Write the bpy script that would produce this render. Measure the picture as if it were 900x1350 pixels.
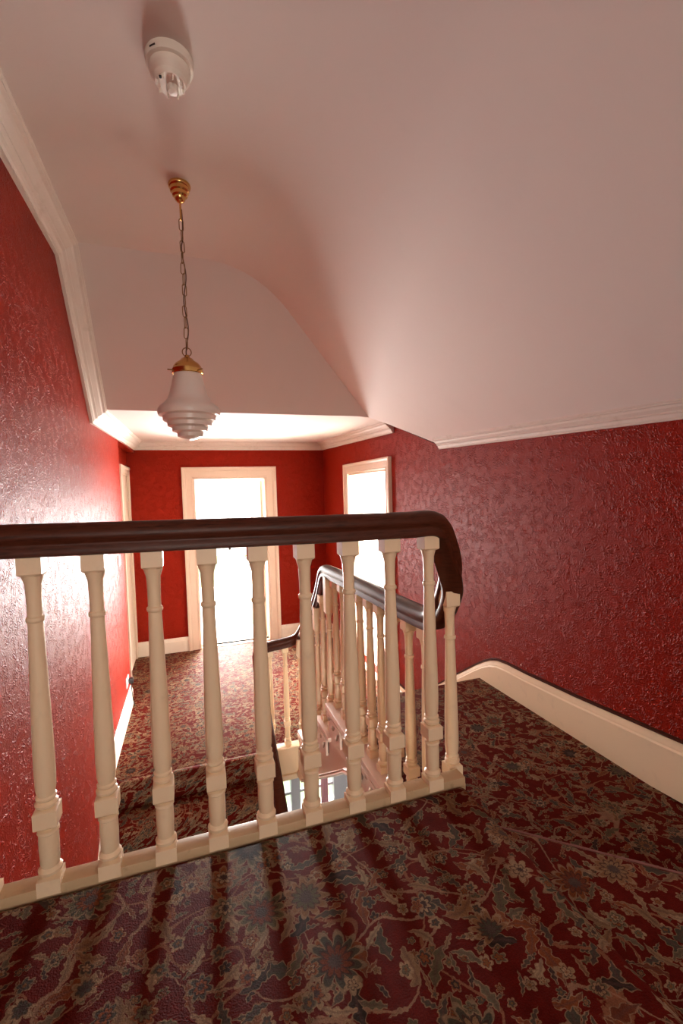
import bpy, bmesh, math, random
from mathutils import Vector, Matrix
random.seed(7)
scn = bpy.context.scene
for o in list(bpy.data.objects): bpy.data.objects.remove(o, do_unlink=True)
C = scn.collection

# ------------------------------------------------------------------ camera
cam_d = bpy.data.cameras.new('camera'); cam = bpy.data.objects.new('camera', cam_d); C.objects.link(cam)
cam_d.sensor_fit = 'VERTICAL'; cam_d.sensor_height = 36.0; cam_d.sensor_width = 24.0
cam_d.lens = 598.8 / 1350 * 36.0
cam_d.clip_start = 0.02
EYE = 0.882
_r = Vector((0.9476, -0.3182, -0.0288)); _w = Vector((0.3166, 0.9473, -0.048)).normalized()
_r = (_r - _w * _r.dot(_w)).normalized(); _u = _r.cross(_w)
cam.matrix_world = Matrix(((_r.x, _u.x, -_w.x, 0), (_r.y, _u.y, -_w.y, 0), (_r.z, _u.z, -_w.z, EYE), (0, 0, 0, 1)))
scn.camera = cam

# ------------------------------------------------------------------ light and exposure
scn.view_settings.view_transform = 'Standard'; scn.view_settings.look = 'None'
scn.view_settings.gamma = 1.0; scn.view_settings.use_curve_mapping = False
scn.view_settings.exposure = 0.16
world = bpy.data.worlds.new('world'); scn.world = world; world.use_nodes = True
bg = world.node_tree.nodes['Background']
bg.inputs[0].default_value = (0.93, 0.97, 1.0, 1); bg.inputs[1].default_value = 4.0

def area(name, loc, rot, sx, sy, power, col=(1, 1, 1), spread=180):
    d = bpy.data.lights.new(name, 'AREA'); d.shape = 'RECTANGLE'; d.size = sx; d.size_y = sy
    d.energy = power; d.color = col; d.spread = math.radians(spread)
    o = bpy.data.objects.new(name, d); C.objects.link(o); o.location = loc; o.rotation_euler = rot
    return o
H = math.pi / 2
# daylight through the windows of the far room, the right-hand room and the lower hall; both windows behind the camera are assumed
area('daylight_far_room', (0.62, 7.80, -0.06), (-H, 0, 0), 1.15, 1.30, 480, (1.0, 0.975, 0.96))
area('daylight_right_room', (5.15, 4.4, 0.55), (0, H, 0), 1.5, 1.7, 800, (1.0, 0.96, 0.92))
area('daylight_lower_hall', (1.7, 6.25, -2.6), (-H, 0, 0), 1.5, 1.6, 60, (0.97, 1.0, 0.97))
area('assumed_near_fill', (0.1, -2.93, 1.22), (H, 0, 0), 1.1, 1.3, 36, (1.0, 0.87, 0.72))  # unseen window, assumed for the fill on the baluster fronts
area('added_stair_light', (-0.08, -2.93, -1.55), (H, 0, 0), 0.8, 1.3, 110, (1.0, 0.95, 0.88))  # unseen stair window, added to light the lower flight
sun_d = bpy.data.lights.new('sun', 'SUN'); sun_d.energy = 8; sun_d.angle = 0.02; sun_d.color = (1.0, 0.95, 0.88)
sun = bpy.data.objects.new('sun', sun_d); C.objects.link(sun)
sun.rotation_euler = Vector((-0.1, -1.0, -1.15)).to_track_quat('-Z', 'Y').to_euler()

# ------------------------------------------------------------------ node helper
class NT:
    def __init__(s, name):
        s.m = bpy.data.materials.new(name); s.m.use_nodes = True
        s.t = s.m.node_tree; s.n = s.t.nodes; s.l = s.t.links
        s.b = s.n['Principled BSDF']; s._co = None
    def new(s, ty, **kw):
        n = s.n.new(ty)
        for k, v in kw.items(): setattr(n, k, v)
        return n
    def put(s, sock, v):
        if isinstance(v, bpy.types.NodeSocket): s.l.new(v, sock)
        elif isinstance(v, (tuple, list)) and sock.type == 'RGBA' and len(v) == 3: sock.default_value = (*v, 1)
        else: sock.default_value = v
    def math(s, op, a, b=None, c=None):
        n = s.new('ShaderNodeMath', operation=op)
        s.put(n.inputs[0], a)
        if b is not None: s.put(n.inputs[1], b)
        if c is not None: s.put(n.inputs[2], c)
        return n.outputs[0]
    def vec(s, op, a, b=None):
        n = s.new('ShaderNodeVectorMath', operation=op)
        s.put(n.inputs[0], a)
        if b is not None:
            if op == 'SCALE': s.put(n.inputs[3], b)
            else: s.put(n.inputs[1], b)
        return n.outputs['Value'] if op in ('LENGTH', 'DOT_PRODUCT', 'DISTANCE') else n.outputs[0]
    def sep(s, v):
        n = s.new('ShaderNodeSeparateXYZ'); s.put(n.inputs[0], v); return n.outputs
    def comb(s, x, y, z=0.0):
        n = s.new('ShaderNodeCombineXYZ'); s.put(n.inputs[0], x); s.put(n.inputs[1], y); s.put(n.inputs[2], z); return n.outputs[0]
    def pos(s):
        if s._co is None: s._co = s.new('ShaderNodeNewGeometry').outputs['Position']
        return s._co
    def noise(s, v, scale, detail=2, rough=0.5, col=False):
        n = s.new('ShaderNodeTexNoise'); s.put(n.inputs['Vector'], v); s.put(n.inputs['Scale'], scale)
        s.put(n.inputs['Detail'], detail); s.put(n.inputs['Roughness'], rough)
        return n.outputs[1 if col else 0]
    def ramp(s, f, stops, interp='LINEAR'):
        n = s.new('ShaderNodeValToRGB'); r = n.color_ramp; r.interpolation = interp
        while len(r.elements) < len(stops): r.elements.new(0.5)
        for e, (p, c) in zip(r.elements, stops):
            e.position = p; e.color = (*c, 1) if len(c) == 3 else c
        s.put(n.inputs[0], f); return n.outputs[0]
    def mix(s, f, a, b, mode='MIX'):
        n = s.new('ShaderNodeMix', data_type='RGBA', blend_type=mode)
        s.put(n.inputs[0], f); s.put(n.inputs[6], a); s.put(n.inputs[7], b); return n.outputs[2]
    def step(s, x, lo, hi):
        n = s.new('ShaderNodeMapRange', interpolation_type='SMOOTHSTEP')
        s.put(n.inputs[0], x); s.put(n.inputs[1], lo); s.put(n.inputs[2], hi); return n.outputs[0]
    def bump(s, h, strength, dist):
        n = s.new('ShaderNodeBump'); s.put(n.inputs['Height'], h); n.inputs['Strength'].default_value = strength
        n.inputs['Distance'].default_value = dist; s.l.new(n.outputs[0], s.b.inputs['Normal'])
    def set(s, **kw):
        for k, v in kw.items(): s.put(s.b.inputs[k.replace('_', ' ')], v)
        return s.m

M = {}
def simple(name, col, rough=0.5, metal=0.0, **kw):
    t = NT(name); t.set(Base_Color=col, Roughness=rough, Metallic=metal, **kw); M[name] = t.m; return t.m

def make_wallpaper():
    t = NT('red_embossed_wallpaper'); p = t.pos()
    x, y, z = t.sep(p)
    q = t.comb(t.math('ADD', x, y), z, 0.0)
    warp = t.vec('SCALE', t.vec('SUBTRACT', t.noise(q, 22, 2, 0.5, True), (0.5, 0.5, 0.5)), 0.045)
    qa = t.vec('ADD', q, warp)
    # curled worm-like ridges
    r1 = t.math('ABSOLUTE', t.math('SUBTRACT', t.noise(qa, 62, 1, 0.5), 0.5))
    ridge = t.math('SUBTRACT', 1.0, t.step(r1, 0.0, 0.10))
    patch = t.step(t.noise(t.vec('ADD', q, (4.0, 2.0, 0)), 17, 2), 0.42, 0.60)
    ridge = t.math('MULTIPLY', ridge, t.math('ADD', 0.12, t.math('MULTIPLY', patch, 0.88)))
    fine = t.noise(q, 170, 2, 0.6)
    h = t.math('ADD', ridge, t.math('MULTIPLY', fine, 0.55))
    base = t.mix(t.math('MULTIPLY', ridge, 0.5), (0.27, 0.014, 0.005), (0.33, 0.026, 0.012))
    t.bump(h, 1.0, 0.0042)
    t.set(Base_Color=base, Roughness=0.36, Specular_IOR_Level=0.055); M['wallpaper'] = t.m
make_wallpaper()

def make_carpet():
    t = NT('floral_carpet'); p = t.pos(); x, y, z = t.sep(p)
    q0 = t.comb(t.math('SUBTRACT', x, z), t.math('SUBTRACT', y, z), 0.0)
    wob = t.vec('SCALE', t.vec('SUBTRACT', t.noise(q0, 65, 3, 0.65, True), (0.5, 0.5, 0.5)), 0.009)
    wob2 = t.vec('SCALE', t.vec('SUBTRACT', t.noise(q0, 12, 1, 0.5, True), (0.5, 0.5, 0.5)), 0.022)
    q = t.vec('ADD', t.vec('ADD', q0, wob), wob2)
    base = t.mix(t.noise(q0, 5, 2), (0.085, 0.0055, 0.0032), (0.120, 0.010, 0.0055))
    def cells(scale, off, rnd=0.85):
        v = t.new('ShaderNodeTexVoronoi', feature='F1', voronoi_dimensions='2D')
        vv = t.vec('ADD', q, (off, off * 0.7, 0)); t.put(v.inputs['Vector'], vv)
        v.inputs['Scale'].default_value = scale; v.inputs['Randomness'].default_value = rnd
        loc = t.vec('SUBTRACT', vv, v.outputs['Position'])
        r, g, b = t.sep(v.outputs['Color'])
        return loc, r, g, b
    PAL = [(0.0, (0.215, 0.115, 0.055)), (0.18, (0.062, 0.056, 0.038)), (0.36, (0.18, 0.052, 0.018)), (0.50, (0.100, 0.085, 0.046)),
           (0.66, (0.225, 0.140, 0.074)), (0.82, (0.14, 0.042, 0.022)), (0.92, (0.030, 0.022, 0.018))]
    PAL2 = [(0.0, (0.25, 0.165, 0.092)), (0.25, (0.125, 0.108, 0.064)), (0.45, (0.21, 0.068, 0.026)), (0.62, (0.062, 0.055, 0.042)), (0.8, (0.31, 0.22, 0.13))]
    def leaves(col, scale, off, L, W, prob, pal):
        loc, r, g, b = cells(scale, off)
        lx, ly, _ = t.sep(loc)
        a = t.math('MULTIPLY', r, 6.283)
        c, s_ = t.math('COSINE', a), t.math('SINE', a)
        u = t.math('ADD', t.math('MULTIPLY', lx, c), t.math('MULTIPLY', ly, s_))
        w = t.math('SUBTRACT', t.math('MULTIPLY', ly, c), t.math('MULTIPLY', lx, s_))
        w = t.math('ADD', w, t.math('MULTIPLY', t.math('MULTIPLY', u, u), 6.0))
        un = t.math('DIVIDE', u, L)
        half = t.math('MULTIPLY', t.math('SUBTRACT', 1.0, t.math('MULTIPLY', un, un)), W)
        half = t.math('MULTIPLY', half, t.math('ADD', 0.8, t.math('MULTIPLY', t.math('SINE', t.math('MULTIPLY', un, 14.0)), 0.2)))
        d = t.math('SUBTRACT', half, t.math('ABSOLUTE', w))
        m = t.math('MULTIPLY', t.step(d, 0.0, 0.0012), t.math('LESS_THAN', g, prob))
        rib = t.step(t.math('ABSOLUTE', w), 0.0, W * 0.35)
        cc = t.ramp(b, pal, 'CONSTANT')
        edge = t.step(d, 0.0012, 0.0035)
        cc = t.mix(t.math('SUBTRACT', 1.0, edge), cc, (0.27, 0.18, 0.105))
        cc = t.mix(t.math('MULTIPLY', t.math('SUBTRACT', 1.0, rib), 0.5), cc, (0.10, 0.05, 0.04))
        return t.mix(m, col, cc)
    def flowers(col, scale, off, R, n, prob, pal, heart):
        loc, r, g, b = cells(scale, off)
        lx, ly, _ = t.sep(loc)
        rad = t.vec('LENGTH', loc)
        ang = t.math('ADD', t.math('ARCTAN2', ly, lx), t.math('MULTIPLY', r, 6.283))
        pet = t.math('ABSOLUTE', t.math('COSINE', t.math('MULTIPLY', ang, n / 2)))
        size = t.math('MULTIPLY', R, t.math('ADD', 0.7, t.math('MULTIPLY', b, 0.4)))
        Rr = t.math('MULTIPLY', size, t.math('ADD', 0.55, t.math('MULTIPLY', pet, 0.45)))
        k = t.math('DIVIDE', rad, Rr)
        m = t.math('MULTIPLY', t.math('SUBTRACT', 1.0, t.step(k, 0.93, 1.02)), t.math('LESS_THAN', g, prob))
        c1 = t.ramp(r, pal, 'CONSTANT')
        c2 = t.ramp(b, pal, 'CONSTANT')
        cc = t.mix(t.step(k, 0.50, 0.56), c2, c1)
        cc = t.mix(t.math('SUBTRACT', 1.0, t.step(pet, 0.1, 0.35)), cc, (0.07, 0.03, 0.028))
        cc = t.mix(t.math('MULTIPLY', t.step(k, 0.78, 0.84), 0.75), cc, (0.28, 0.19, 0.11))
        cc = t.mix(t.math('MULTIPLY', t.math('SUBTRACT', 1.0, t.step(t.math('ABSOLUTE', t.math('SUBTRACT', k, 0.56)), 0.03, 0.06)), 0.8), cc, (0.05, 0.022, 0.018))
        cc = t.mix(t.math('SUBTRACT', 1.0, t.step(k, 0.24, 0.30)), cc, heart)
        return t.mix(m, col, cc)
    # winding vines
    def vine(col, sc, off, width, c):
        f = t.noise(t.vec('ADD', q, (off, off, 0)), sc, 1, 0.4)
        d = t.math('ABSOLUTE', t.math('SUBTRACT', f, 0.5))
        return t.mix(t.math('SUBTRACT', 1.0, t.step(d, width, width * 1.6)), col, c)
    col = base
    col = flowers(col, 30, 3.1, 0.0125, 5, 0.42, PAL, (0.16, 0.09, 0.035))
    col = leaves(col, 25, 1.7, 0.024, 0.0068, 0.55, PAL)
    col = vine(col, 4.6, 0.0, 0.0042, (0.22, 0.095, 0.05))
    col = vine(col, 3.8, 6.3, 0.0032, (0.26, 0.15, 0.09))
    col = leaves(col, 12, 5.2, 0.048, 0.0165, 0.55, PAL)
    col = leaves(col, 17, 9.7, 0.034, 0.0105, 0.50, PAL2)
    col = leaves(col, 14, 15.1, 0.042, 0.0120, 0.35, PAL)
    col = flowers(col, 13, 8.3, 0.029, 7, 0.36, PAL2, (0.055, 0.036, 0.030))
    col = flowers(col, 5.8, 2.4, 0.058, 11, 0.38, PAL, (0.08, 0.055, 0.045))
    col = flowers(col, 20, 12.9, 0.017, 5, 0.32, PAL2, (0.18, 0.08, 0.03))
    col = t.mix(0.6, col, t.ramp(t.noise(q0, 38, 3, 0.7), [(0.3, (0.62, 0.60, 0.60)), (0.7, (1.25, 1.22, 1.2))]), 'MULTIPLY')
    tuft = t.noise(q0, 420, 1)
    col = t.mix(0.45, col, t.mix(t.step(tuft, 0.3, 0.7), (0.55, 0.55, 0.55), (1.3, 1.3, 1.3)), 'MULTIPLY')
    t.bump(t.math('ADD', t.noise(q0, 300, 2), t.math('MULTIPLY', t.noise(q0, 26, 2), 0.5)), 0.4, 0.004)
    t.set(Base_Color=col, Roughness=0.65, Specular_IOR_Level=0.03, Sheen_Weight=0.0, Sheen_Roughness=0.3); M['carpet'] = t.m
make_carpet()

def make_paint(name, col, rough, dirt=(0.5, 0.4, 0.28), amt=0.35, sc=14.0):
    t = NT(name); p = t.pos()
    n = t.noise(p, sc, 4, 0.65)
    c = t.mix(t.math('MULTIPLY', t.step(n, 0.55, 0.75), amt), col, dirt)
    t.bump(t.noise(p, 60, 2), 0.12, 0.002)
    t.set(Base_Color=c, Roughness=rough); M[name] = t.m
make_paint('cream_gloss', (0.89, 0.71, 0.48), 0.38, amt=0.18)
make_paint('base_paint', (0.56, 0.41, 0.24), 0.45, (0.25, 0.17, 0.09), 0.65, 22)
make_paint('white_gloss', (0.83, 0.71, 0.58), 0.35, amt=0.2)
make_paint('door_paint', (0.70, 0.54, 0.41), 0.42, amt=0.15)
make_paint('string_paint', (0.83, 0.68, 0.56), 0.35, amt=0.2)
make_paint('cornice_paint', (0.72, 0.63, 0.56), 0.55, (0.46, 0.34, 0.25), 0.35, 9)
make_paint('ceiling_paint', (0.745, 0.650, 0.600), 0.75, (0.70, 0.605, 0.555), 0.4, 2.2)
make_paint('room_white', (0.86, 0.85, 0.82), 0.7, (0.8, 0.79, 0.76), 0.3, 3)
make_paint('pale_carpet', (0.74, 0.68, 0.60), 0.9, (0.66, 0.60, 0.52), 0.4, 20)
make_paint('grey_paint', (0.44, 0.44, 0.47), 0.5, (0.38, 0.38, 0.42), 0.3, 6)

def make_wood():
    t = NT('mahogany'); p = t.pos(); x, y, z = t.sep(p)
    g = t.noise(t.comb(t.math('MULTIPLY', x, 3.0), t.math('MULTIPLY', y, 3.0), t.math('MULTIPLY', z, 34.0)), 7, 4, 0.6)
    c = t.ramp(g, [(0.3, (0.034, 0.009, 0.004)), (0.55, (0.085, 0.022, 0.010)), (0.75, (0.048, 0.012, 0.006))])
    t.bump(t.noise(p, 25, 2), 0.08, 0.002)
    t.set(Base_Color=c, Roughness=0.40, Specular_IOR_Level=0.22); M['wood'] = t.m
make_wood()
simple('brass', (0.72, 0.46, 0.16), 0.22, 1.0)
simple('old_brass', (0.30, 0.19, 0.09), 0.4, 1.0)
simple('opal_glass', (0.78, 0.69, 0.63), 0.28, 0.0, Transmission_Weight=0.0, Subsurface_Weight=0.35, Subsurface_Radius=(0.03, 0.028, 0.025))
simple('detector_plastic', (0.83, 0.76, 0.66), 0.42)
simple('black_plastic', (0.012, 0.012, 0.012), 0.35)
simple('white_plastic', (0.80, 0.79, 0.77), 0.35)
simple('cable', (0.10, 0.05, 0.02), 0.5)
simple('lace_pink', (0.75, 0.38, 0.42), 0.8)
simple('grass', (0.30, 0.40, 0.20), 0.9)
make_paint('worn_carpet', (0.22, 0.095, 0.080), 0.9, (0.11, 0.02, 0.016), 0.95, 45)
simple('hall_floor', (0.42, 0.40, 0.38), 0.5)
def make_glass():
    t = NT('window_glass'); tr = t.new('ShaderNodeBsdfTransparent'); gl = t.new('ShaderNodeBsdfGlossy'); gl.inputs['Roughness'].default_value = 0.03
    mx = t.new('ShaderNodeMixShader'); mx.inputs[0].default_value = 0.06
    t.l.new(tr.outputs[0], mx.inputs[1]); t.l.new(gl.outputs[0], mx.inputs[2])
    t.l.new(mx.outputs[0], t.n['Material Output'].inputs['Surface']); M['glass'] = t.m
make_glass()

# ------------------------------------------------------------------ mesh helpers
def link(name, me, mat, parent=None, kind=None, smooth=None):
    if mat: me.materials.append(M[mat]) if not me.materials else None
    if smooth is not None:
        me.polygons.foreach_set('use_smooth', [True] * len(me.polygons)); me.set_sharp_from_angle(angle=math.radians(smooth))
    o = bpy.data.objects.new(name, me); C.objects.link(o)
    if parent: o.parent = parent
    if kind: o['kind'] = kind
    return o
def mesh_from(name, verts, faces):
    me = bpy.data.meshes.new(name); me.from_pydata([tuple(v) for v in verts], [], faces); me.update()
    bm = bmesh.new(); bm.from_mesh(me); bmesh.ops.recalc_face_normals(bm, faces=bm.faces); bm.to_mesh(me); bm.free()
    return me
def bm_mesh(name, bm):
    bmesh.ops.recalc_face_normals(bm, faces=bm.faces); me = bpy.data.meshes.new(name); bm.to_mesh(me); bm.free(); return me
def add_box(bm, x0, x1, y0, y1, z0, z1, bev=0.0):
    b = bmesh.new(); bmesh.ops.create_cube(b, size=1)
    for v in b.verts: v.co = Vector(((x0 + x1) / 2 + v.co.x * (x1 - x0), (y0 + y1) / 2 + v.co.y * (y1 - y0), (z0 + z1) / 2 + v.co.z * (z1 - z0)))
    if bev: bmesh.ops.bevel(b, geom=b.edges[:], offset=bev, segments=2, affect='EDGES', profile=0.5)
    me = bpy.data.meshes.new('t'); b.to_mesh(me); b.free(); bm.from_mesh(me); bpy.data.meshes.remove(me)
def boxes(name, lst, mat, parent=None, kind=None, bev=0.0):
    bm = bmesh.new()
    for b in lst: add_box(bm, *b, bev=bev)
    return link(name, bm_mesh(name, bm), mat, parent, kind, 40 if bev else None)
def prism(name, poly, axis, a0, a1, mat, parent=None, kind=None, bev=0.0):
    """polygon in the plane across `axis`, extruded from a0 to a1; poly coords follow xyz order without that axis"""
    def P(u, v, a): return {'x': (a, u, v), 'y': (u, a, v), 'z': (u, v, a)}[axis]
    bm = bmesh.new(); n = len(poly)
    A = [bm.verts.new(P(u, v, a0)) for u, v in poly]; B = [bm.verts.new(P(u, v, a1)) for u, v in poly]
    bm.faces.new(A); bm.faces.new(B[::-1])
    for i in range(n): bm.faces.new((A[i], A[(i + 1) % n], B[(i + 1) % n], B[i]))
    bmesh.ops.recalc_face_normals(bm, faces=bm.faces)
    if bev: bmesh.ops.bevel(bm, geom=bm.edges[:], offset=bev, segments=2, affect='EDGES', profile=0.5)
    bmesh.ops.triangulate(bm, faces=[f for f in bm.faces if len(f.verts) > 4])
    return link(name, bm_mesh(name, bm), mat, parent, kind, 40 if bev else None)
def lathe_mesh(name, prof, seg=32, close=True):
    """prof: (r, z); axis z"""
    vs, fs = [], []
    for r, z in prof:
        for k in range(seg):
            a = 2 * math.pi * k / seg; vs.append((r * math.cos(a), r * math.sin(a), z))
    for i in range(len(prof) - 1):
        for k in range(seg):
            k2 = (k + 1) % seg; fs.append((i * seg + k, i * seg + k2, (i + 1) * seg + k2, (i + 1) * seg + k))
    if close: fs.append(tuple(range(seg))[::-1]); fs.append(tuple(range((len(prof) - 1) * seg, len(prof) * seg)))
    return mesh_from(name, vs, fs)
def sweep_mesh(name, path, prof, cap=True):
    """prof: (side, up) closed outline"""
    path = [Vector(p) for p in path]; n = len(path); m = len(prof); vs, fs = [], []; last = None
    for i, p in enumerate(path):
        t = (path[min(i + 1, n - 1)] - path[max(i - 1, 0)]).normalized()
        s = t.cross(Vector((0, 0, 1)))
        if s.length < 0.15: s = last
        s.normalize()
        if last and s.dot(last) < 0: s = -s
        last = s; u = s.cross(t).normalized()
        # mitre widening at sharp bends
        k = 1.0
        if 0 < i < n - 1:
            a = (path[i] - path[i - 1]).normalized(); k = min(1.4, 1.0 / max(0.5, abs(a.dot(t))))
        for a, b in prof: vs.append(p + s * a + u * b * k)
    for i in range(n - 1):
        for j in range(m):
            j2 = (j + 1) % m; fs.append((i * m + j, i * m + j2, (i + 1) * m + j2, (i + 1) * m + j))
    if cap: fs.append(tuple(range(m))); fs.append(tuple(range((n - 1) * m, n * m)))
    return mesh_from(name, vs, fs)
def smooth_path(pts, sub=6):
    """Catmull-Rom"""
    P = [Vector(p) for p in pts]; out = []
    for i in range(len(P) - 1):
        p0, p1, p2, p3 = P[max(i - 1, 0)], P[i], P[i + 1], P[min(i + 2, len(P) - 1)]
        for k in range(sub):
            t = k / sub
            out.append(0.5 * ((2 * p1) + (p2 - p0) * t + (2 * p0 - 5 * p1 + 4 * p2 - p3) * t * t + (3 * p1 - p0 - 3 * p2 + p3) * t ** 3))
    out.append(P[-1]); return out
def tube_mesh(name, pts, r, seg=8, cyc=False):
    prof = [(r * math.cos(2 * math.pi * k / seg), r * math.sin(2 * math.pi * k / seg)) for k in range(seg)]
    pts = [Vector(p) for p in pts]; n = len(pts); vs, fs = [], []; up = None
    for i in range(n):
        a = pts[(i - 1) % n] if cyc else pts[max(i - 1, 0)]; b = pts[(i + 1) % n] if cyc else pts[min(i + 1, n - 1)]
        t = (b - a).normalized()
        if up is None: up = t.orthogonal().normalized()
        up = (up - t * up.dot(t)).normalized(); s = t.cross(up)
        for c, d in prof: vs.append(pts[i] + s * c + up * d)
    for i in range(n if cyc else n - 1):
        i2 = (i + 1) % n
        for j in range(seg):
            j2 = (j + 1) % seg; fs.append((i * seg + j, i * seg + j2, i2 * seg + j2, i2 * seg + j))
    if not cyc: fs.append(tuple(range(seg))); fs.append(tuple(range((n - 1) * seg, n * seg)))
    return mesh_from(name, vs, fs)
def empty(name, loc=(0, 0, 0), label=None, cat=None, group=None, kind=None):
    o = bpy.data.objects.new(name, None); C.objects.link(o); o.location = loc; o.empty_display_size = 0.05
    if label: o['label'] = label
    if cat: o['category'] = cat
    if group: o['group'] = group
    if kind: o['kind'] = kind
    return o
def tag(o, label, cat, group=None):
    o['label'] = label; o['category'] = cat
    if group: o['group'] = group
    return o
def wall_with_holes(name, axis, a0, a1, u0, u1, z0, z1, holes, mat):
    """axis 'x': wall across x from a0 to a1, u = y.  holes: (u0,u1,z0,z1)"""
    lst = []; cuts = sorted(holes); cur = u0
    for h0, h1, hz0, hz1 in cuts:
        lst.append((cur, h0, z0, z1)); lst.append((h0, h1, z0, hz0)); lst.append((h0, h1, hz1, z1)); cur = h1
    lst.append((cur, u1, z0, z1))
    lst = [l for l in lst if l[1] - l[0] > 1e-4 and l[3] - l[2] > 1e-4]
    if axis == 'x': bl = [(a0, a1, l[0], l[1], l[2], l[3]) for l in lst]
    else: bl = [(l[0], l[1], a0, a1, l[2], l[3]) for l in lst]
    return boxes(name, bl, mat, None, 'structure')

# ------------------------------------------------------------------ levels and plan
ZW, ZM, ZF = -0.178, -0.355, -1.078          # winder, half landing, lower landing (upper landing = 0)
XL, XLR, XR, YF = -0.60, -0.69, 1.75, 5.97    # walls
ZLH = -4.05                                   # hall floor below
YB = -3.00
ZC = 2.23                                     # flat upper ceiling
CREASE = 0.42

# ------------------------------------------------------------------ walls
boxes('wall_left', [(XL - 0.25, XL, YB, 4.65, ZLH, 2.5), (XL - 0.25, XLR, 4.65, YF + 0.15, ZLH, 2.5), (XLR, XL, 4.65, YF, 1.40, 2.0)], 'wallpaper', None, 'structure')
wall_with_holes('wall_far', 'y', YF, YF + 0.14, XL - 0.25, XR + 0.15, ZF - 0.25, 2.0, [(0.07, 0.946, ZF, 1.07)], 'wallpaper')
wall_with_holes('wall_right', 'x', XR, XR + 0.15, YB, YF, ZM - 1.2, 2.3, [(3.87, 4.94, ZF, 1.055)], 'wallpaper')
wall_with_holes('wall_near', 'y', YB - 0.15, YB, XL - 0.25, XR + 0.15, -0.30, 2.6, [(-0.5, 0.7, 0.55, 1.9)], 'wallpaper')
wall_with_holes('wall_near_stair', 'y', YB - 0.15, YB, XL - 0.25, XR + 0.15, ZLH, -0.30, [(-0.52, 0.36, -2.25, -0.85)], 'wallpaper')

# ------------------------------------------------------------------ ceilings
def zright(X): return 1.20 + (XR - X) * (ZC - 1.20) / (XR - CREASE)
def zfront(Y): return 1.47 + (3.44 - Y) * (ZC - 1.47) / (3.44 - 2.77)
def yend(X, z):
    if X <= 1.41: return 3.44 - (z - 1.47) * (3.44 - 2.77) / (ZC - 1.47)
    return 3.42 + (X - 1.41) / (XR - 1.41) * (2.95 - 3.42)
def make_ceiling():
    xs = [XL - 0.1, XL + 0.3, 0.0]
    prof = [(x, ZC) for x in xs]
    R = 0.30                                   # soft plastered bend between the flat and the slope
    sl = (ZC - 1.20) / (XR - CREASE); L = math.hypot(1, sl)
    p0 = Vector((CREASE - R, ZC)); p1 = Vector((CREASE, ZC)); p2 = Vector((CREASE + R / L, ZC - R * sl / L))
    for k in range(11):
        s = k / 10; q = p0 * (1 - s) ** 2 + p1 * 2 * s * (1 - s) + p2 * s * s; prof.append((q.x, q.y))
    for k in range(1, 9):
        X = p2.x + (1.41 - p2.x) * k / 8; prof.append((X, zright(X)))
    for k in range(1, 5):
        X = 1.41 + (XR + 0.02 - 1.41) * k / 4; prof.append((X, zright(X)))
    vs, fs = [], []; NY = 14
    for X, z in prof:
        ye = yend(X, z)
        for j in range(NY + 1):
            yy = YB - 0.1 + (ye - YB + 0.1) * j / NY
            vs.append((X, yy, z + min(0.0, 0.041 * (yy - 2.95)) * max(0.0, (X - CREASE) / (XR - CREASE))))
    for i in range(len(prof) - 1):
        for j in range(NY):
            a = i * (NY + 1) + j; fs.append((a, a + NY + 1, a + NY + 2, a + 1))
    link('ceiling', mesh_from('ceiling', vs, fs), 'ceiling_paint', None, 'structure', 35)
    # slope facing the camera above the lower landing ceiling
    top = [(X, yend(X, z), z) for X, z in prof if X <= 1.41 + 1e-6]
    vs = top + [(X, 3.44, 1.47) for X, _, _ in top]; n = len(top)
    link('ceiling_slope', mesh_from('ceiling_slope', vs, [(i, i + 1, n + i + 1, n + i) for i in range(n - 1)]), 'ceiling_paint', None, 'structure')
    # small splayed return by the right wall + low flat ceiling
    P2, P3, P4 = (1.41, 3.43, 1.47), (XR + 0.02, 3.78, 1.475), (XR + 0.02, 2.95, zright(XR + 0.02))
    link('ceiling_splay', mesh_from('ceiling_splay', [P2, P3, P4], [(0, 1, 2)]), 'ceiling_paint', None, 'structure')
    vs = [(XL - 0.2, 3.44, 1.47), (1.41, 3.44, 1.47), P3, (XR + 0.02, YF, 1.53), (XL - 0.2, YF, 1.53)]
    link('ceiling_low', mesh_from('ceiling_low', vs, [(0, 1, 2, 3, 4)]), 'ceiling_paint', None, 'structure')
    # roof void cover that keeps daylight out above the plaster
    boxes('ceiling_roof', [(XL - 0.3, XR + 0.2, YB - 0.2, YF + 0.2, 2.55, 2.62)], 'ceiling_paint', None, 'structure')
make_ceiling()

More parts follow.
